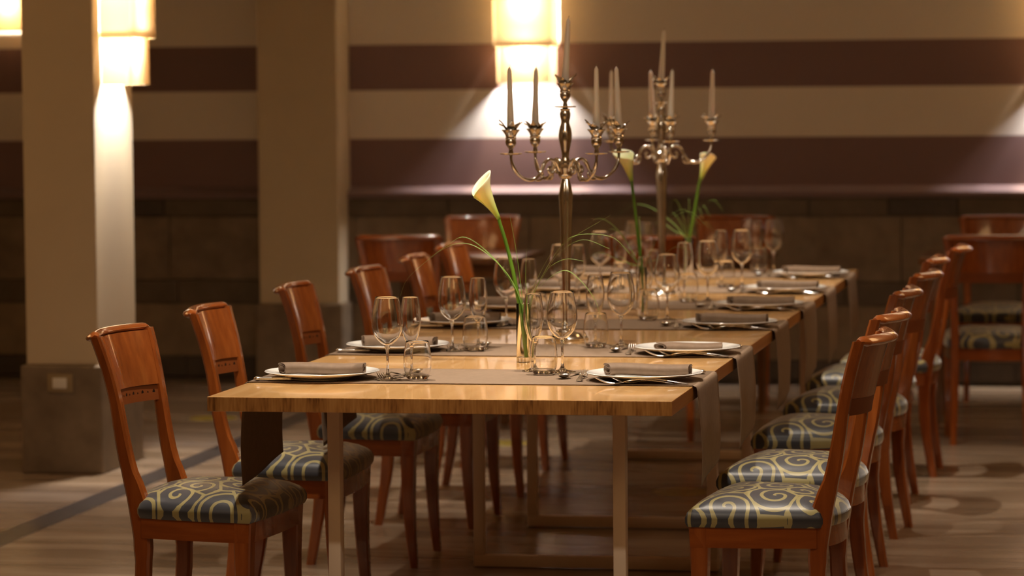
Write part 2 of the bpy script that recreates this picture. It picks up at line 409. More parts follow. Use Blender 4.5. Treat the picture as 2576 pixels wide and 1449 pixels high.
for x, y, rz, lab, pw, k in SCN:
    o = place(sc0, used, (x, y, 0), rz, lab, 'sconce', 'pleated wall sconces')
    for z, e, cl in ((1.98, 190, (1.0, .82, .58)), (1.755, 132, (1.0, .94, .93))):
        l = bpy.data.lights.new('bulb_light', 'POINT'); l.energy = e*k; l.color = cl; l.shadow_soft_size = .036
        lo = bpy.data.objects.new('bulb_light', l); C.objects.link(lo)
        v = Matrix.Rotation(rz, 3, 'Z') @ Vector((0, -.062, z-.0)); lo.location = (x+v.x, y+v.y, v.z-.055)

# the single-tier sconce at the top left, on the back wall
s1 = empty('wall_sconce', (-3.515, WY-.001, 0)); tag(s1, 'short single-tier lit sconce at the top left edge, half behind the column', 'sconce')
obj('upper_shade', shade_box(.20, .12, 1.822, 2.2), shade_m, s1, 60)
obj('bottom_diffuser', box(-.094, .094, -.112, -.004, 1.826, 1.829), shade_m, s1, 0)
obj('bracket', box(-.05, .05, -.012, 0, 1.9, 2.1, .003), bracket_m, s1)
l = bpy.data.lights.new('bulb_light', 'POINT'); l.energy = 30; l.color = (1, .86, .64); l.shadow_soft_size = .036
lo = bpy.data.objects.new('bulb_light', l); C.objects.link(lo); lo.location = (-3.515, WY-.06, 1.97)

# ------------------------------------------------------------------ long tables
TW = 1.153; TZ = .75; TH = .036
def table(y0, y1, f0, f1, label):
    t = empty('dining_table', (TW/2, (y0+y1)/2, 0)); tag(t, label, 'table', 'tables set end to end')
    ox, oy = TW/2, (y0+y1)/2
    bd = obj('tabletop', xf(box(0, TW, y0, y1, TZ-TH, TZ, .0015), T(-ox, -oy, 0)), top_wood, t, 0)
    bd.data.materials.append(edge_wood); bd.data.materials.append(side_wood)
    for p in bd.data.polygons:
        if abs(p.normal.y) > .6: p.material_index = 1
        elif abs(p.normal.x) > .6: p.material_index = 2
    for fy in (f0, f1):
        a, c, w_ = .215, .985, .032
        fr = empty('leg_frame'); fr.parent = t; fr.location = (-ox, fy-oy, 0)
        obj('post', box(a, a+w_, 0, .042, 0.0405, TZ-TH-.0005, .002), frame_paint, fr)
        obj('post', box(c-w_, c, 0, .042, 0.0405, TZ-TH-.0005, .002), frame_paint, fr)
        obj('foot_bar', box(a, c, 0, .042, .004, .040, .002), frame_paint, fr)
    for q in (f0+.042, ):
        obj('stretcher', xf(box(TW/2-.03, TW/2+.03, f0+.045, f1-.003, TZ-TH-.03, TZ-TH-.0006), T(-ox, -oy, 0)), frame_paint, t)
    return t
table(0, 2.818, .355, 2.247, 'pale laminated wood dining table at the near end, full front edge in view')
table(2.824, 5.64, 3.187, 5.23, 'pale laminated wood dining table at the far end, joined to the near one')

# ------------------------------------------------------------------ dining chair (front face of seat at x=0, facing +x)
PX = [(0, -.350), (.08, -.336), (.18, -.321), (.28, -.314), (.40, -.318), (.47, -.332), (.54, -.353), (.62, -.368), (.70, -.380), (.78, -.397), (.84, -.414), (.872, -.424)]
PYW = [(0, .150), (.4, .146), (.5, .148), (.7, .154), (.78, .162), (.872, .176)]
def interp(tab, z):
    for (a, x), (c, y) in zip(tab, tab[1:]):
        if z <= c: return x+(y-x)*(z-a)/(c-a)
    return tab[-1][1]
PXs = catmull(PX, 6)
def make_chair():
    t = empty('dining_chair')
    for s in (-1, 1):
        sec = []
        for i in range(31):
            z = .872*i/30
            tx = .040 if z < .3 else .046
            if z < .25: tx = .028+.014*z/.25
            if .35 < z < .5: tx = .046+.012*(1-abs(z-.42)/.08) if abs(z-.42) < .08 else tx
            if z > .5: tx = .040-.010*min(1, (z-.5)/.2)
            ty = .026+.008*min(1, z/.3)
            sec.append((interp(PXs, z), s*(interp(PYW, z)-ty/2+.016), z, tx, ty))
        obj('back_post', loft(sec, .006), cherry, t)
        sec = []
        for i in range(15):
            z = .404*i/14; u = z/.404
            wx = .024+.024*u**.8
            sec.append((-.022+.014*(1-u)**2*1.0+(-.004)*math.sin(PI*u), s*(.186+.004*(1-u)**2), z, wx, .024+.022*u**.8))
        obj('front_leg', loft(sec, .004), cherry, t)
    # seat frame: bowed outline ring
    def outline(off=0, n=10):
        P = []
        fr, rr_ = .209+off, .166+off
        for i in range(n): u = -1+2*i/n; P.append((.0+off+.012*(1-u*u)-.004, u*fr))
        for i in range(n): u = i/n; P.append((-.31*u-.002+off*(1-u), fr+(rr_-fr)*u**1.2+.006*math.sin(PI*u)))
        for i in range(n): u = 1-2*i/n; P.append((-.31-off-.042*(1-abs(u)**2.2)-.004, u*rr_))
        for i in range(n): u = 1-i/n; P.append((-.31*u-.002+off*(1-u), -(fr+(rr_-fr)*u**1.2+.006*math.sin(PI*u))))
        return P
    A, B = outline(0), outline(-.022)
    n = len(A); V = [(*p, .353) for p in A]+[(*p, .404) for p in A]+[(*p, .353) for p in B]+[(*p, .404) for p in B]; F = []
    for i in range(n):
        j = (i+1) % n
        F += [(i, j, n+j, n+i), (2*n+j, 2*n+i, 3*n+i, 3*n+j), (n+i, n+j, 3*n+j, 3*n+i), (j, i, 2*n+i, 2*n+j)]
    obj('seat_frame', (V, F), cherry_h, t, 30)
    # cushion
    O = outline(.008, 10)
    cx = -.185
    lev = [(.985, .4045), (1.01, .415), (1.012, .428), (.985, .442), (.93, .453), (.82, .466), (.66, .477), (.45, .485), (.22, .489)]
    V, F = [], []
    for k, z in lev:
        for x, y in O: V.append((cx+(x-cx)*k, y*k, z))
    V.append((cx, 0, .490))
    for a in range(len(lev)-1):
        for i in range(n):
            j = (i+1) % n; F.append((a*n+i, a*n+j, (a+1)*n+j, (a+1)*n+i))
    a = len(lev)-1
    for i in range(n): F.append((a*n+i, a*n+(i+1) % n, len(V)-1))
    F.append(tuple(range(n-1, -1, -1)))
    obj('seat_cushion', (V, F), damask, t, 50)
    # curved back parts
    def slab(z0, z1, th, inset, bow, dx, nu=18, nz=4, crown=0):
        V, F = [], []
        for side in (0, 1):
            for j in range(nz+1):
                for i in range(nu+1):
                    u = -1+2*i/nu; z = z0+(z1-z0)*j/nz
                    hw = interp(PYW, z)-inset
                    x = interp(PXs, z)+dx-bow*(1-u*u) + (th/2 if side == 0 else -th/2)
                    V.append((x, u*hw, z+crown*(1-u*u)*j/nz))
        m_ = (nu+1)*(nz+1)
        for j in range(nz):
            for i in range(nu):
                a = j*(nu+1)+i; F.append((a, a+1, a+nu+2, a+nu+1)); F.append((m_+a+1, m_+a, m_+a+nu+1, m_+a+nu+2))
        for i in range(nu):
            F.append((i+1, i, m_+i, m_+i+1)); a = nz*(nu+1)+i; F.append((a, a+1, m_+a+1, m_+a))
        for j in range(nz):
            a = j*(nu+1); F.append((a, a+nu+1, m_+a+nu+1, m_+a)); a += nu; F.append((a+nu+1, a, m_+a, m_+a+nu+1))
        return V, F
    BOW = .042
    obj('backrest_panel', slab(.724, .866, .016, .010, BOW, .004), cherry, t)
    cr = obj('carved_crossbar', slab(.682, .7235, .012, .012, BOW-.004, -.001, crown=-.0), crossbar_m, t)
    parts = []
    for i in range(13):
        u = -.86+1.72*i/12; z = .703; hw = interp(PYW, z)-.012
        x = interp(PXs, z)-.001-(BOW-.004)*(1-u*u)+.0062
        du = math.atan2(2*(BOW-.004)*u, hw)
        r = .0064 if i % 2 == 0 else .0036
        disc = [(0, 0, 0)]+[(0, r*.75*math.cos(a*PI/5), r*1.25*math.sin(a*PI/5)) for a in range(10)]
        parts.append(xf((disc, [(0, 1+k, 1+(k+1) % 10) for k in range(10)]), T(x, u*hw, z) @ RZ(-du)))
    obj('crossbar_dots', join(*parts), dark_dot, cr, 0)  # flat dark discs along the crossbar
    # rolled top rail
    V, F = [], []; nu, nk = 26, 12
    for i in range(nu+1):
        u = -1+2*i/nu; z = .868; hw = .184
        e = min(1, (1-abs(u))/.035+.45)
        bx = interp(PXs, z)-BOW*(1-u*u)
        sl = 2*BOW*u/hw
        nx, ny = 1/math.hypot(1, sl), -sl/math.hypot(1, sl)
        for k in range(nk):
            a = 2*PI*k/nk
            px_ = (.0195*math.cos(a)-.005)*e; pz = (.0105*math.sin(a)+(.004 if math.cos(a) > 0 else -.003*math.cos(a)*-1))*e
            V.append((bx+px_*nx, u*hw+px_*ny, z+.002+pz))
    for i in range(nu):
        for k in range(nk):
            j = (k+1) % nk; F.append((i*nk+k, i*nk+j, (i+1)*nk+j, (i+1)*nk+k))
    F.append(tuple(range(nk-1, -1, -1))); F.append(tuple(nu*nk+k for k in range(nk)))
    obj('top_rail', (V, F), cherry_h, t, 50)
    return t
chair0 = make_chair(); used = [False]
ORD = ['nearest', 'second', 'third', 'fourth', 'fifth', 'farthest']
LCH = [(.055, .45, -.079), (.051, 1.35, .02), (.036, 2.406, .016), (.050, 3.323, -.043), (.050, 4.17, .03), (.005, 5.025, -.03)]
for i, (x, y, a) in enumerate(LCH):
    place(chair0, used, (x, y, 0), a, f'cherry wood chair with swirl cushion, {ORD[i]} of six along the table\'s left side', 'chair', 'chairs on the left of the long table')
RCH = [(1.169, .527, -.089), (1.156, 1.286, -.098), (1.128, 2.298, -.051), (1.141, 3.246, -.10), (1.116, 4.13, -.03), (1.163, 4.945, -.028)]
for i, (x, y, a) in enumerate(RCH):
    place(chair0, used, (x, y, 0), PI+a, f'cherry wood chair with swirl cushion, {ORD[i]} of six along the table\'s right side', 'chair', 'chairs on the right of the long table')
FX = [(-.82, 'left'), (.27, 'middle'), (1.68, 'right')]
for x, nm in FX:
    place(chair0, used, (x, 5.93+.345, 0), PI/2, f'cherry wood chair seen from behind at the {nm} small table by the back wall', 'chair', 'chairs at the small back tables')
    place(chair0, used, (x-.03 if nm != 'middle' else .39, 7.84-.40, 0), -PI/2, f'cherry wood chair against the stone dado, behind the {nm} small table', 'chair', 'chairs at the small back tables')
small_top = noisy('dark_table_veneer', [(.3, (.16, .07, .03)), (.7, (.22, .10, .045))], scale=(10, 1, 1), nscale=2, rough=.16, coat=.4)
for x, nm in FX:
    t = empty('small_table', (x+.03, 6.86, 0)); tag(t, f'small square dark wooden table before the back wall, {nm} of three', 'table', 'small tables by the back wall')
    obj('tabletop', box(-.36, .36, -.38, .38, .722, .75, .003), small_top, t)
    obj('apron', box(-.31, .31, -.33, .33, .66, .7215), small_top, t)
    for sx_ in (-1, 1):
        for sy_ in (-1, 1): obj('leg', loft([(sx_*.29, sy_*.31, 0, .035, .035), (sx_*.29, sy_*.31, .6595, .05, .05)]), small_top, t)

# ------------------------------------------------------------------ runners
RUN = [(.385, .805), (1.245, 1.66), (2.27, 2.69), (3.19, 3.62), (4.06, 4.46), (5.00, 5.42)]
def runner(y0, y1, i):
    rn = random.Random(20+i)
    t = empty('table_runner', (TW/2, (y0+y1)/2, TZ)); tag(t, f'taupe paper runner across the table with hanging ends, {ORD[i]} from the camera', 'runner', 'runners across the long table')
    nv = 14
    def strip(side):
        hang = rn.uniform(.215, .225)
        V, F, rows = [], [], 22
        for r in range(rows+1):
            s = r/rows*(hang+.03)
            for c in range(nv+1):
                v = c/nv; y = y0+(y1-y0)*v
                tot = s*(1+(.16 if side < 0 else .12)*((1-v) if True else v)-.06)
                if tot < .02:
                    a = tot/.02*PI/2; ox = .010*math.sin(a); oz = -.010*(1-math.cos(a))
                else:
                    d = tot-.02; ox = .010+.009*math.sin(min(1, d/.25)*PI*.8)+.003*math.sin(v*7+i+d*9)*d/.25; oz = -.010-d
                y += (-.04*(s/hang)*(v-.3) if side > 0 else .0)
                V.append((side*(TW/2+.001+ox), y-(y0+y1)/2, .0022+oz))
        for r in range(rows):
            for c in range(nv):
                a = r*(nv+1)+c; F.append((a, a+1, a+nv+2, a+nv+1) if side > 0 else (a+1, a, a+nv+1, a+nv+2))
        return V, F
    flat = []
    V, F = [], []
    for r in range(2):
        for c in range(nv+1): V.append((( -1 if r == 0 else 1)*(TW/2+.001), y0+(y1-y0)*c/nv-(y0+y1)/2, .0022))
    for c in range(nv): F.append((c, c+1, nv+2+c, nv+1+c)[::-1])
    for nm, vf in (('runner_top', (V, F)), ('hanging_end', strip(-1)), ('hanging_end', strip(1))):
        o = obj(nm, vf, runner_m, t, 60)
        md = o.modifiers.new('thickness', 'SOLIDIFY'); md.thickness = .0010; md.offset = 0
for i, (a, b_) in enumerate(RUN): runner(a, b_, i)
ZT = TZ+.0030   # top of the runners

# ------------------------------------------------------------------ tableware
SIDE = ['left', 'right']
plate_me = mesh('plate', *lathe([(0, .004), (.085, .004), (.100, .006), (.130, .0135), (.148, .0185), (.1495, .0200), (.148, .0212), (.130, .0162), (.102, .0090), (.085, .0072), (0, .0072)], 64))
plate_me.materials.append(porcelain)
foot = lathe([(.070, 0), (.074, 0), (.078, .005), (.066, .005), (.070, 0)], 48)
foot_me = mesh('foot_ring', *foot); foot_me.materials.append(porcelain)
def napkin_mesh(name, length, w_, h_, turns, ph):
    P = []
    n = int(26*turns)
    for i in range(n+1):
        t = i/n; a = ph-turns*2*PI*t
        k = .40+.60*t
        cx_, sz_ = math.cos(a), math.sin(a)
        P.append((math.copysign(abs(cx_)**.7, cx_)*w_/2*k, math.copysign(abs(sz_)**.8, sz_)*h_/2*k+h_/2))
    th = .0011; V, F = [], []; nx = 8
    for s in (1, -1):
        for j in range(nx+1):
            x = -length/2+length*j/nx
            for i, (y, z) in enumerate(P):
                d = Vector(P[min(i+1, n)])-Vector(P[max(i-1, 0)]); q = Vector((-d.y, d.x)).normalized()*th*s
                V.append((x+.55*(w_/2-y)*max(0, -x/(length/2))**2, y+q.x, z+q.y*.9+.0012+.0015*math.sin(j*.8)))
    m_ = (nx+1)*(n+1)
    for j in range(nx):
        for i in range(n):
            a = j*(n+1)+i; F.append((a, a+1, a+n+2, a+n+1)); F.append((m_+a+1, m_+a, m_+a+n+1, m_+a+n+2))
    for i in range(n):
        F.append((i+1, i, m_+i, m_+i+1)); a = nx*(n+1)+i; F.append((a, a+1, m_+a+1, m_+a))
    for j in range(nx):
        a = j*(n+1); F.append((a, a+n+1, m_+a+n+1, m_+a)); a += n; F.append((a+n+1, a, m_+a, m_+a+n+1))
    me = mesh(name, V, F, 50); me.materials.append(napkin_m); return me
nap_a = napkin_mesh('napkin', .236, .066, .031, 2.35, PI*.9)
nap_b = napkin_mesh('napkin', .20, .085, .020, 1.9, PI*.2)
# place-setting rows: plate y, glass y
PLX = {0: .168, 1: 1.010}
PL = [[.497, 1.403, 2.38, 3.14, 4.13, 5.05], [.532, 1.371, 2.386, 3.25, 4.13, 5.10]]
for s in (0, 1):
    for i, y in enumerate(PL[s]):
        o = link('dinner_plate', plate_me, None); o.location = (PLX[s], y, ZT)
        f = link('foot_ring', foot_me, None, o)
        tag(o, f'round white plate with folded napkin on it, {ORD[i]} on the table\'s {SIDE[s]} side', 'plate', 'dinner plates')
        n = link('folded_napkin', nap_a if i != 1 or s == 0 else nap_b, None)
        n.location = (PLX[s]+(-.005 if s == 0 else .0), y-.005+.012*math.sin(i*3+s), ZT+.0078); n.rotation_euler = (0, 0, [.06, -.10, .05, -.04, .08, 0][i]*(1 if s == 0 else -1))
        tag(n, f'rolled taupe napkin on the {ORD[i]} plate along the {SIDE[s]} side', 'napkin', 'rolled napkins')

# glasses -----------------------------------------------------------
def shell(P, t=.0011):
    n = len(P); Q = []
    for i, (r, z) in enumerate(P):
        d = Vector(P[min(i+1, n-1)])-Vector(P[max(i-1, 0)]); q = Vector((-d.y, d.x)).normalized()
        if q.x > 0: q = -q
        Q.append((max(.0004, r+q.x*t), z+q.y*t if i < n-1 else z))
    mid = ((P[-1][0]+Q[-1][0])/2, P[-1][1]+t*.5)
    return [(0, P[0][1])]+P+[mid]+Q[::-1]+[(0, Q[0][1]+.0005)]
def make_stem(name, bowl, stem_z, base_r, nub):
    g = empty(name)
    obj('bowl', lathe(shell(bowl), 40), glass_thin, g, 60)
    sp_ = [(0, 0), (base_r*.92, 0), (base_r, .0012), (base_r*.96, .0022), (base_r*.5, .0050), (.009, .0085), (.0045, .016), (.0034, .03), (.0032, stem_z*.55), (.0036, stem_z*.85), (.0060, stem_z-.002), (nub, stem_z+.004), (nub*.8, stem_z+.0052), (0, stem_z+.0055)]
    obj('stem', lathe(sp_, 28), glass_solid, g, 60)
    return g
def bowlp(z0, pts): return [(r, z0+z) for r, z in catmull(pts, 5)]
wine0 = make_stem('wine_glass', bowlp(.088, [(.006, .0), (.016, .006), (.030, .020), (.0385, .040), (.0405, .060), (.0385, .085), (.0335, .110), (.0300, .1255)]), .084, .036, .009)
flute0 = make_stem('small_wine_glass', bowlp(.078, [(.005, .0), (.012, .008), (.020, .026), (.0255, .050), (.0270, .072), (.0250, .098), (.0215, .122), (.0200, .1275)]), .074, .031, .007)
tum0 = empty('water_tumbler')
obj('tumbler_wall', lathe(shell([(r, z) for r, z in catmull([(.026, .0125), (.0315, .0135), (.0358, .032), (.0362, .055), (.0335, .080), (.0295, .100)], 5)]), 40), glass_thin, tum0, 60)
obj('thick_base', lathe([(0, 0), (.022, 0), (.0265, .003), (.031, .0105), (.0295, .0125), (.020, .009), (0, .0075)], 40), glass_solid, tum0, 60)
GL = [[(.349, .470), (.332, 1.380), (.300, 2.385), (.322, 3.285), (.298, 4.289), (.294, 5.18)],
      [(.763, .726), (.786, 1.605), (.770, 2.70), (.789, 3.60), (.818, 4.40), (.832, 5.40)]]
FLU = [[(.383, .598), (.392, 1.462), (.352, 2.50), (.361, 3.41), (.358, 4.39), (.338, 5.27)],
       [(.682, .750), (.700, 1.67), (.698, 2.69), (.70, 3.64), (.714, 4.61), (.751, 5.52)]]
TUM = [[(.428, .470), (.397, 1.392), (.392, 2.42), (.40, 3.32), (.38, 4.28), (.37, 5.16)],
       [(.726, .652), (.722, 1.540), (.715, 2.65), (.730, 3.52), (.76, 4.36), (.778, 5.36)]]
ug, uf, ut = [False], [False], [False]
FOCUS = []
for s in (0, 1):
    for i in range(6):
        zz_ = ZT
        def zof(y): return ZT if any(a+.03 < y < c-.03 for a, c in RUN) else TZ+.0003
        x, y = GL[s][i]; place(wine0, ug, (x, y, zof(y)+.0002), 0, f'large empty wine glass, {ORD[i]} on the table\'s {SIDE[s]} side', 'wine glass', 'large wine glasses')
        x, y = FLU[s][i]; place(flute0, uf, (x, y, zof(y)+.0002), 0, f'narrow empty stemmed glass, {ORD[i]} on the table\'s {SIDE[s]} side', 'wine glass', 'narrow stemmed glasses')
        x, y = TUM[s][i]; place(tum0, ut, (x, y, zof(y)+.0002), 0, f'rounded clear water tumbler, {ORD[i]} on the table\'s {SIDE[s]} side', 'tumbler', 'water tumblers')

# cutlery -----------------------------------------------------------
def ribbon(P, W, Tk, n=10):
    """flat sweep along x with half-width W[i] in y, half-thickness Tk in z"""
    V, F = [], []; N_ = len(P)
    for i, (x, y, z) in enumerate(P):
        for k in range(n):
            a = 2*PI*k/n; V.append((x, y+W[i]*math.cos(a), z+Tk[i]*math.sin(a)))
    for i in range(N_-1):
        for k in range(n): j = (k+1) % n; F.append((i*n+k, i*n+j, (i+1)*n+j, (i+1)*n+k))
    F.append(tuple(range(n-1, -1, -1))); F.append(tuple((N_-1)*n+k for k in range(n)))
    return V, F
def prof(stops, n=6):
    c = catmull(stops, n); return [(x, 0, z) for x, z, w_, t_ in c], [max(w_, .0006) for x, z, w_, t_ in c], [max(t_, .0004) for x, z, w_, t_ in c]
def make_fork(name, Lh):
    g = empty(name); k = Lh/.2
    P, W_, T_ = prof([(0, .003, .0055, .0012), (.010*k, .0035, .0085, .0016), (.05*k, .009, .0050, .0018), (.085*k, .0125, .0030, .0019), (.115*k, .0095, .0030, .0018), (.130*k, .0055, .0075, .0013), (.142*k, .0036, .0110, .0010), (.152*k, .0035, .0118, .0009)])
    obj('handle', ribbon(P, W_, T_), steel, g, 60)
    tn = []
    for q in (-1.5, -.5, .5, 1.5):
        pts = catmull([(.150*k, q*.0062, .0036), (.166*k, q*.0064, .0050), (.184*k, q*.0062, .0110), (.200*k, q*.0060, .0195)], 4)
        tn.append(tube(pts, [.0015]*(len(pts)-4)+[.0013, .0011, .0009, .0006], 6))
    obj('tines', join(*tn), steel, g, 60)
    return g
def make_spoon():
    g = empty('dessert_spoon')
    P, W_, T_ = prof([(0, .003, .0055, .0012), (.010, .0035, .0085, .0016), (.05, .0065, .0045, .0018), (.09, .009, .0028, .0018), (.116, .0075, .0032, .0016), (.124, .006, .0055, .0012)])
    obj('handle', ribbon(P, W_, T_), steel, g, 60)
    V, F = [], []; nr, na = 6, 24
    for sh in (0, 1):
        for r in range(nr+1):
            q = r/nr
            for a in range(na):
                an_ = 2*PI*a/na; V.append((.146+.027*q*math.cos(an_), .0185*q*math.sin(an_)*(1-.12*math.cos(an_)), .0015+.0095*q*q+(.0 if sh == 0 else .0009)))
    m_ = (nr+1)*na
    for r in range(nr):
        for a in range(na):
            j = (a+1) % na; F.append((r*na+a, r*na+j, (r+1)*na+j, (r+1)*na+a)[::-1]); F.append((m_+r*na+a, m_+r*na+j, m_+(r+1)*na+j, m_+(r+1)*na+a))
    for a in range(na): j = (a+1) % na; F.append((nr*na+a, nr*na+j, m_+nr*na+j, m_+nr*na+a))
    obj('spoon_bowl', (V, F), steel, g, 60)
    return g
def make_knife():
    g = empty('table_knife')
    P, W_, T_ = prof([(0, .0065, .0045, .003), (.004, .0065, .0085, .005), (.010, .0065, .0095, .0058), (.018, .0065, .0080, .0050), (.045, .0065, .0080, .0052), (.078, .0065, .0070, .0045), (.084, .0065, .0082, .0052), (.089, .0065, .0068, .0042), (.094, .0065, .0082, .0052), (.100, .006, .0055, .0034)], 5)
    obj('ornate_handle', ribbon(P, W_, T_, 12), steel, g, 60)
    P, W_, T_ = prof([(.100, .006, .0045, .0018), (.110, .0045, .0070, .0012), (.16, .0035, .0090, .0010), (.200, .003, .0085, .0009), (.222, .003, .0035, .0007)], 5)
    obj('blade', ribbon(P, W_, T_, 6), steel, g, 60)
    return g
fork0, dfork0, spoon0, knife0 = make_fork('dinner_fork', .20), make_fork('dessert_fork', .155), make_spoon(), make_knife()
u1, u2, u3, u4 = [False], [False], [False], [False]
for s in (0, 1):
    for i in range(6):
        py_ = PL[s][i]; rn = random.Random(50+i+s*10); j = lambda a: rn.uniform(-a, a)
        e = SIDE[s]
        if s == 0:
            place(knife0, u4, (.012+j(.006), py_-.098, ZT), -.02+j(.02), f'silver knife with ornate handle, {ORD[i]} setting on the {e} side', 'knife', 'knives at the left settings')
            for q in (0, 1):
                place(fork0, u1, (.045, py_+.165+q*.028, ZT), -.02+j(.02), f'{["inner", "outer"][q]} dinner fork behind the plate, {ORD[i]} setting on the {e} side', 'fork', 'dinner forks')
            gx, gy = .335, py_-.01
            place(dfork0, u2, (gx+.012, gy+.125, ZT), -PI/2-.10+j(.05), f'dessert fork above the plate, {ORD[i]} setting on the {e} side', 'fork', 'dessert forks')
            place(spoon0, u3, (gx+.028, gy+.015, ZT), PI/2-.22+j(.05), f'dessert spoon above the plate, {ORD[i]} setting on the {e} side', 'spoon', 'dessert spoons')
        else:
            place(fork0, u1, (1.142+j(.006), py_-.126, ZT), PI-.03+j(.02), f'inner dinner fork before the plate, {ORD[i]} setting on the {e} side', 'fork', 'dinner forks')
            place(fork0, u1, (1.105+j(.006), py_-.122, ZT), PI+.13+j(.03), f'outer dinner fork before the plate, {ORD[i]} setting on the {e} side', 'fork', 'dinner forks')
            place(dfork0, u2, (.852, py_-.075, ZT), PI/2+.08+j(.05), f'dessert fork beside the plate rim, {ORD[i]} setting on the {e} side', 'fork', 'dessert forks')
            place(spoon0, u3, (.815, py_+.155, ZT), -PI/2-.10+j(.05), f'dessert spoon beside the glasses, {ORD[i]} setting on the {e} side', 'spoon', 'dessert spoons')
            place(knife0, u4, (1.145, py_+.175, ZT), PI+j(.03), f'silver knife behind the plate, {ORD[i]} setting on the {e} side', 'knife', 'knives at the right settings')

# ------------------------------------------------------------------ candelabra
def leaf_crown(rn, R):
    parts = []
    for k in range(6):
        a = 2*PI*k/6+rn.uniform(-.3, .3); h = rn.uniform(.014, .030); w_ = .012
        V = []; n = 5
        for i in range(n+1):
            t = i/n; r = R*.55+.014*t+.010*t*t; z = .002+h*t**1.3+.002*math.sin(k*2+t*5); ww = w_*math.sin(PI*min(.97, .30+.70*t))*(1 if i < n else .15)
            for q in (-1, 0, 1): V.append((r*math.cos(a)-q*ww*math.sin(a), r*math.sin(a)+q*ww*math.cos(a), z+(.003 if q else 0)))
        F = [(i*3+q, i*3+q+1, i*3+q+4, i*3+q+3) for i in range(n) for q in (0, 1)]
        V2 = [(x, y, z-.0009) for x, y, z in V]
        m_ = len(V); parts.append((V+V2, F+[tuple(m_+i for i in f[::-1]) for f in F]))
    return join(*parts)
def cup_prof(): return [(0, -.004), (.006, -.004), (.0075, .002), (.0055, .008), (.0065, .012), (.0115, .018), (.0155, .026), (.0165, .033), (.0145, .039), (.0165, .043), (.0145, .047), (.0165, .052), (.0215, .060), (.0270, .066), (.0265, .068), (.0180, .0665), (.0120, .062), (0, .0615)]
def candle_mesh(lean, h=.205):
    P = []; r = []
    for i in range(13):
        t = i/12; P.append((lean[0]*t, lean[1]*t, h*t)); r.append(.0116-.0056*t if i < 12 else .0008)
    P.insert(12, (lean[0]*.95, lean[1]*.95, h*.95)); r.insert(12, .0060)
    return tube(P, r, 14)
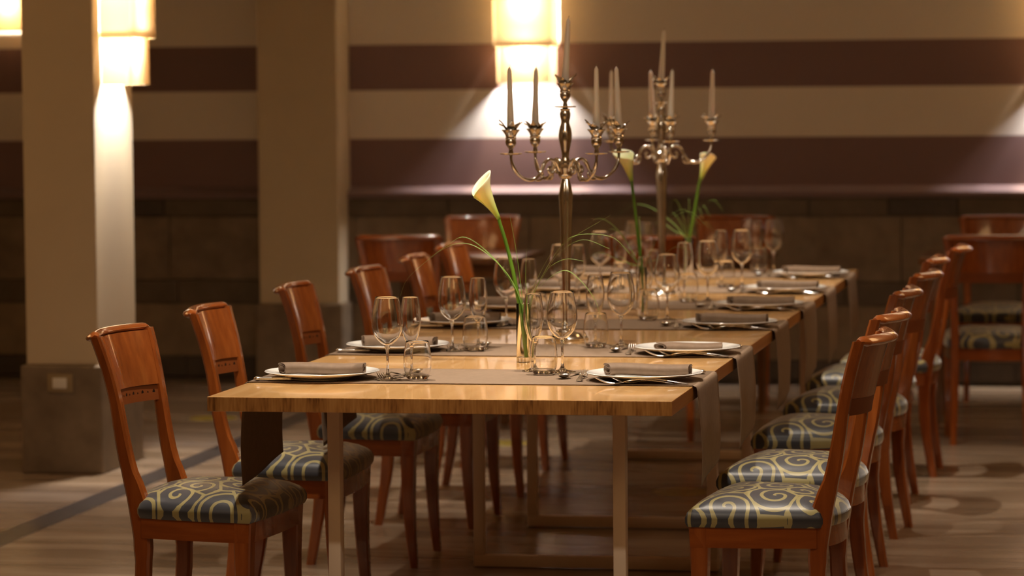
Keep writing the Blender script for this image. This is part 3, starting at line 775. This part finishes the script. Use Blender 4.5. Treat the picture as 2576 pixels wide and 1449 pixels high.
def make_candelabrum(seed, ang, loc, label, which):
    rn = random.Random(seed)
    g = empty('candelabrum', loc, ang); tag(g, label, 'candelabrum', 'silver candelabra')
    base = [(0, 0), (.058, 0), (.060, .004), (.056, .008), (.048, .011), (.044, .018), (.030, .023), (.018, .028), (.013, .036), (.016, .042), (.012, .048), (.0105, .06)]
    obj('base', lathe(base, 40), silver, g)
    st = [(.0105, .06), (.0115, .14), (.0145, .26), (.0175, .36), (.0195, .41), (.0205, .435), (.0170, .455), (.0130, .472), (.0110, .480)]
    V, F = lathe(st, 48)
    V2 = []
    for x, y, z in V:
        a = math.atan2(y, x); k = 1+.07*math.cos(8*a)*min(1, max(0, (z-.07)/.1)); V2.append((x*k, y*k, z))
    obj('fluted_stem', (V2, F), silver, g, 60)
    hub = [(.0110, .480), (.0190, .486), (.0225, .496), (.0215, .506), (.0240, .512), (.0240, .516), (.0180, .520), (.0130, .525), (.0145, .532), (.0120, .540), (.0105, .548), (.0125, .566), (.0185, .592), (.0205, .610), (.0180, .628), (.0130, .645), (.0120, .652), (.0150, .664), (.0165, .674), (.0135, .684), (.0165, .688), (.006, .692), (0, .692)]
    obj('central_baluster', lathe(hub, 36), silver, g)
    pan = [(0, .0), (.008, -.001), (.031, .001), (.0335, .004), (.0325, .0045), (.010, .0025), (0, .0025)]
    obj('drip_pan', xf(lathe(pan, 32), T(0, 0, .693)), silver, g)
    obj('candle_cup', xf(lathe(cup_prof(), 24), T(0, 0, .699)), silver, g)
    obj('leaf_crown', xf(leaf_crown(rn, .022), T(0, 0, .764)), silver, g)
    pos = [(0, 0, .699)]
    for k in range(4):
        a = k*PI/2; R = .185
        c_, s_ = math.cos(a), math.sin(a)
        pr = [(.020, .505), (.032, .530), (.052, .540), (.070, .530), (.083, .505), (.102, .484), (.128, .480), (.152, .490), (.172, .510), (.183, .534), (R, .556)]
        P = [(r*c_, r*s_, z) for r, z in catmull(pr, 5)]
        rad = [.0050+.0010*math.sin(i*.5) for i in range(len(P))]
        sc_ = [(.070, .530), (.080, .512), (.078, .494), (.064, .488), (.053, .497), (.056, .509), (.064, .509)]
        P2 = [(r*c_, r*s_, z) for r, z in catmull([(.052, .540), (.040, .532), (.034, .514), (.042, .500), (.054, .499), (.060, .509), (.054, .516)], 5)]
        P3 = [(r*c_-.0*s_, r*s_, z) for r, z in catmull([(.110, .483), (.098, .478), (.085, .480), (.077, .492), (.082, .503), (.091, .502)], 5)]
        arm = obj('scroll_arm', join(tube(P, rad, 9), tube(P2, .0040, 8), tube(P3, .0036, 8), xf(lathe([(0, -.006), (.0055, -.003), (.0055, .003), (0, .006)], 10), T(.054*c_, .054*s_, .516))), silver, g, 60)
        obj('drip_pan', xf(lathe(pan, 28), T(R*c_, R*s_, .556)), silver, g)
        obj('candle_cup', xf(lathe(cup_prof(), 24), T(R*c_, R*s_, .562)), silver, g)
        obj('leaf_crown', xf(leaf_crown(rn, .022), T(R*c_, R*s_, .627)), silver, g)
        pos.append((R*c_, R*s_, .562))
    names = ['tall centre', 'right arm', 'rear arm', 'left arm', 'front arm']
    for k, (x, y, z) in enumerate(pos):
        c = empty('candle', Vector(loc)+Matrix.Rotation(ang, 3, 'Z') @ Vector((x, y, z+.0622)))
        lean = (.010*rn.uniform(-1, 1), .006*rn.uniform(-1, 1)) if k else (.012, .0)
        obj('wax_taper', candle_mesh(lean, .197 if k == 0 else .205*.93), wax, c, 60)
        h = .197 if k == 0 else .205*.93
        obj('wick', tube([(lean[0], lean[1], h-.001), (lean[0]+.001, lean[1], h+.004), (lean[0]+.003, lean[1], h+.007)], .0008, 5), wick_m, c)
        tag(c, f'unlit ivory taper candle in the {names[k]} cup of the {which} candelabrum', 'candle', f'candles of the {which} candelabrum')
    return g
make_candelabrum(1, YAW+.50, (.582, 1.862, TZ+.0003), 'tall silver candelabrum with five candles, the sharp nearer one', 'nearer')
make_candelabrum(2, YAW+.13, (.575, 3.98, TZ+.0003), 'tall silver candelabrum with five candles, the blurred farther one', 'farther')

# ------------------------------------------------------------------ vases with calla lilies
def spathe(base, tip_dir, side, Lg, wd):
    """open funnel; base point, axis direction, 'side' = direction of the pointed tip"""
    ax = Vector(tip_dir).normalized(); sd = Vector(side); sd = (sd-ax*sd.dot(ax)).normalized(); bn = ax.cross(sd)
    V, F = [], []; nt_, na = 14, 30
    for i in range(nt_+1):
        t = i/nt_
        for a in range(na+1):
            th = -PI*1.08+2*PI*1.08*a/na            # th=0 is the tip side
            edge = abs(th)/(PI*1.08)
            ln = Lg*(1.0-.34*edge**1.4)*t
            r = wd*(.14+.42*t+.40*t**2.2)*(1-.10*edge)+.0012*edge
            r *= (1-.25*(edge**4)*(1-t))
            flare = .010*max(0, t-.75)/.25*(1-edge)
            V.append(Vector(base)+ax*ln+sd*(math.cos(th)*r+flare)+bn*math.sin(th)*r)
    for i in range(nt_):
        for a in range(na): q = i*(na+1)+a; F.append((q, q+1, q+na+2, q+na+1))
    return V, F
def blade(P, w_=.0034):
    P = catmull(P, 6); n = len(P); V, F = [], []
    for i, p in enumerate(P):
        ww = w_*(1-.85*(i/(n-1))); V += [(p[0], p[1]-ww, p[2]), (p[0]+ww*.5, p[1]+ww*.3, p[2]+ww*.6), (p[0]-ww*.2, p[1]+ww, p[2]-ww*.3)]
    for i in range(n-1):
        for k in range(3): j = (k+1) % 3; F.append((i*3+k, i*3+j, i*3+3+j, i*3+3+k))
    return V, F
def vase(x, y, ori, stem, axis, side, blades, R=.0185, H=.163, fl=.108, wd=.034):
    v = empty('glass_vase', (x, y, TZ+.0004)); tag(v, f'slim clear glass cylinder vase holding a lily, {ori}', 'vase', 'cylinder vases')
    obj('vase_wall', lathe([(R-.0016, .0150), (R, .0150), (R, H-.001), (R-.0008, H), (R-.0016, H-.001), (R-.0016, .0150)], 36), glass_thin, v, 60)
    obj('vase_base', lathe([(0, 0), (R-.001, 0), (R, .001), (R, .0145), (R-.002, .0148), (0, .0140)], 36), glass_solid, v, 40)
    f = empty('calla_lily', (x, y, TZ+.0155)); tag(f, f'ivory calla lily in the vase {ori}', 'flower', 'calla lilies')
    def loc_(P): return [(px_-x, py_-y, pz-(TZ+.0155)) for px_, py_, pz in P]
    sp_ = catmull(loc_(stem), 6); n = len(sp_)
    obj('stem', tube(sp_, [.0058-.0012*i/n for i in range(n)], 10), green_stem, f, 60)
    b0 = sp_[-1]
    so = obj('spathe', spathe(b0, axis, side, fl, wd), spathe_m, f, 60)
    md = so.modifiers.new('thickness', 'SOLIDIFY'); md.thickness = .0009; md.offset = 0
    ax = Vector(axis).normalized(); P = [Vector(b0)+ax*(.012+.05*k/5) for k in range(6)]
    obj('spadix', tube(P, [.003, .0035, .0035, .0033, .003, .0015], 8), spadix_m, f, 60)
    g = empty('grass_spray', (x, y, TZ+.0155)); tag(g, f'spray of fine arching grass blades in the vase {ori}', 'grass', 'grass sprays')
    for bl in blades: obj('blade', blade(loc_(bl)), grass_m, g, 60)
    return v
def gr(Y, P, dy=0.0):
    n = len(P)
    return [(a, Y+dy*i/(n-1), z) for i, (a, z) in enumerate(P)]
Y1 = 1.053
b1 = [gr(Y1, [(.602, .775), (.600, .894), (.570, .960), (.516, 1.036), (.438, 1.093), (.382, 1.069), (.315, 1.019), (.269, .975), (.250, .931)], .02),
      gr(Y1, [(.600, .775), (.598, .894), (.565, .982), (.505, 1.047), (.444, 1.078), (.382, 1.063), (.303, 1.003)], -.03),
      gr(Y1, [(.612, .775), (.612, .905), (.606, .982), (.610, 1.063)]),
      gr(Y1, [(.605, .775), (.618, .911), (.654, .993), (.687, 1.047), (.726, 1.091), (.781, 1.102), (.847, 1.091), (.890, 1.048)], .03),
      gr(Y1, [(.606, .775), (.617, .911), (.671, 1.025), (.715, 1.080), (.836, 1.153)], .05),
      gr(Y1, [(.604, .775), (.616, .911), (.659, .970), (.715, 1.004), (.758, .982), (.802, .928), (.821, .874)], -.04),
      gr(Y1, [(.603, .775), (.614, .905), (.640, .965), (.672, 1.010), (.720, 1.035), (.772, 1.030)], -.02),
      gr(Y1, [(.600, .775), (.598, .900), (.582, 1.047), (.564, 1.151)]),
      gr(Y1, [(.603, .775), (.613, .905), (.660, 1.000), (.700, 1.055), (.760, 1.085), (.83, 1.06)], .06),
      gr(Y1, [(.603, .775), (.612, .905), (.645, .985), (.69, 1.06), (.74, 1.115)], -.05)]
vase(.598, Y1, 'nearest to the camera', [(.607, Y1, .765), (.594, Y1, .872), (.581, Y1, .949), (.571, Y1, 1.003), (.552, Y1, 1.080), (.536, Y1, 1.132), (.533, Y1, 1.145)],
     (-.50, -.25, 1), (.6, .35, .3), b1, fl=.128, wd=.036)
def generic(x, y, rn):
    out = []
    for k in range(9):
        a = rn.uniform(0, 2*PI); R = rn.uniform(.1, .3); h = rn.uniform(.2, .36)
        out.append([(x, y, .78), (x+.010*math.cos(a), y+.010*math.sin(a), .905), (x+R*.35*math.cos(a), y+R*.35*math.sin(a), .75+h*.85), (x+R*.7*math.cos(a), y+R*.7*math.sin(a), .75+h), (x+R*math.cos(a), y+R*math.sin(a), .75+h*.85)])
    return out
Y2 = 2.86
vase(.664, Y2, 'between the two candelabra', [(.664, Y2, .765), (.664, Y2, .88), (.658, Y2, .96), (.644, Y2, 1.09), (.635, Y2, 1.17), (.632, Y2, 1.195)],
     (-.22, -.2, 1), (-.8, .6, .2), generic(.664, Y2, random.Random(5)))
Y3 = 4.95
vase(.545, Y3, 'at the far end of the table', [(.535, Y3, .765), (.548, Y3, .90), (.568, Y3, 1.01), (.586, Y3, 1.115), (.594, Y3, 1.14)],
     (.30, .1, 1), (.3, -.8, .2), generic(.545, Y3, random.Random(9)))
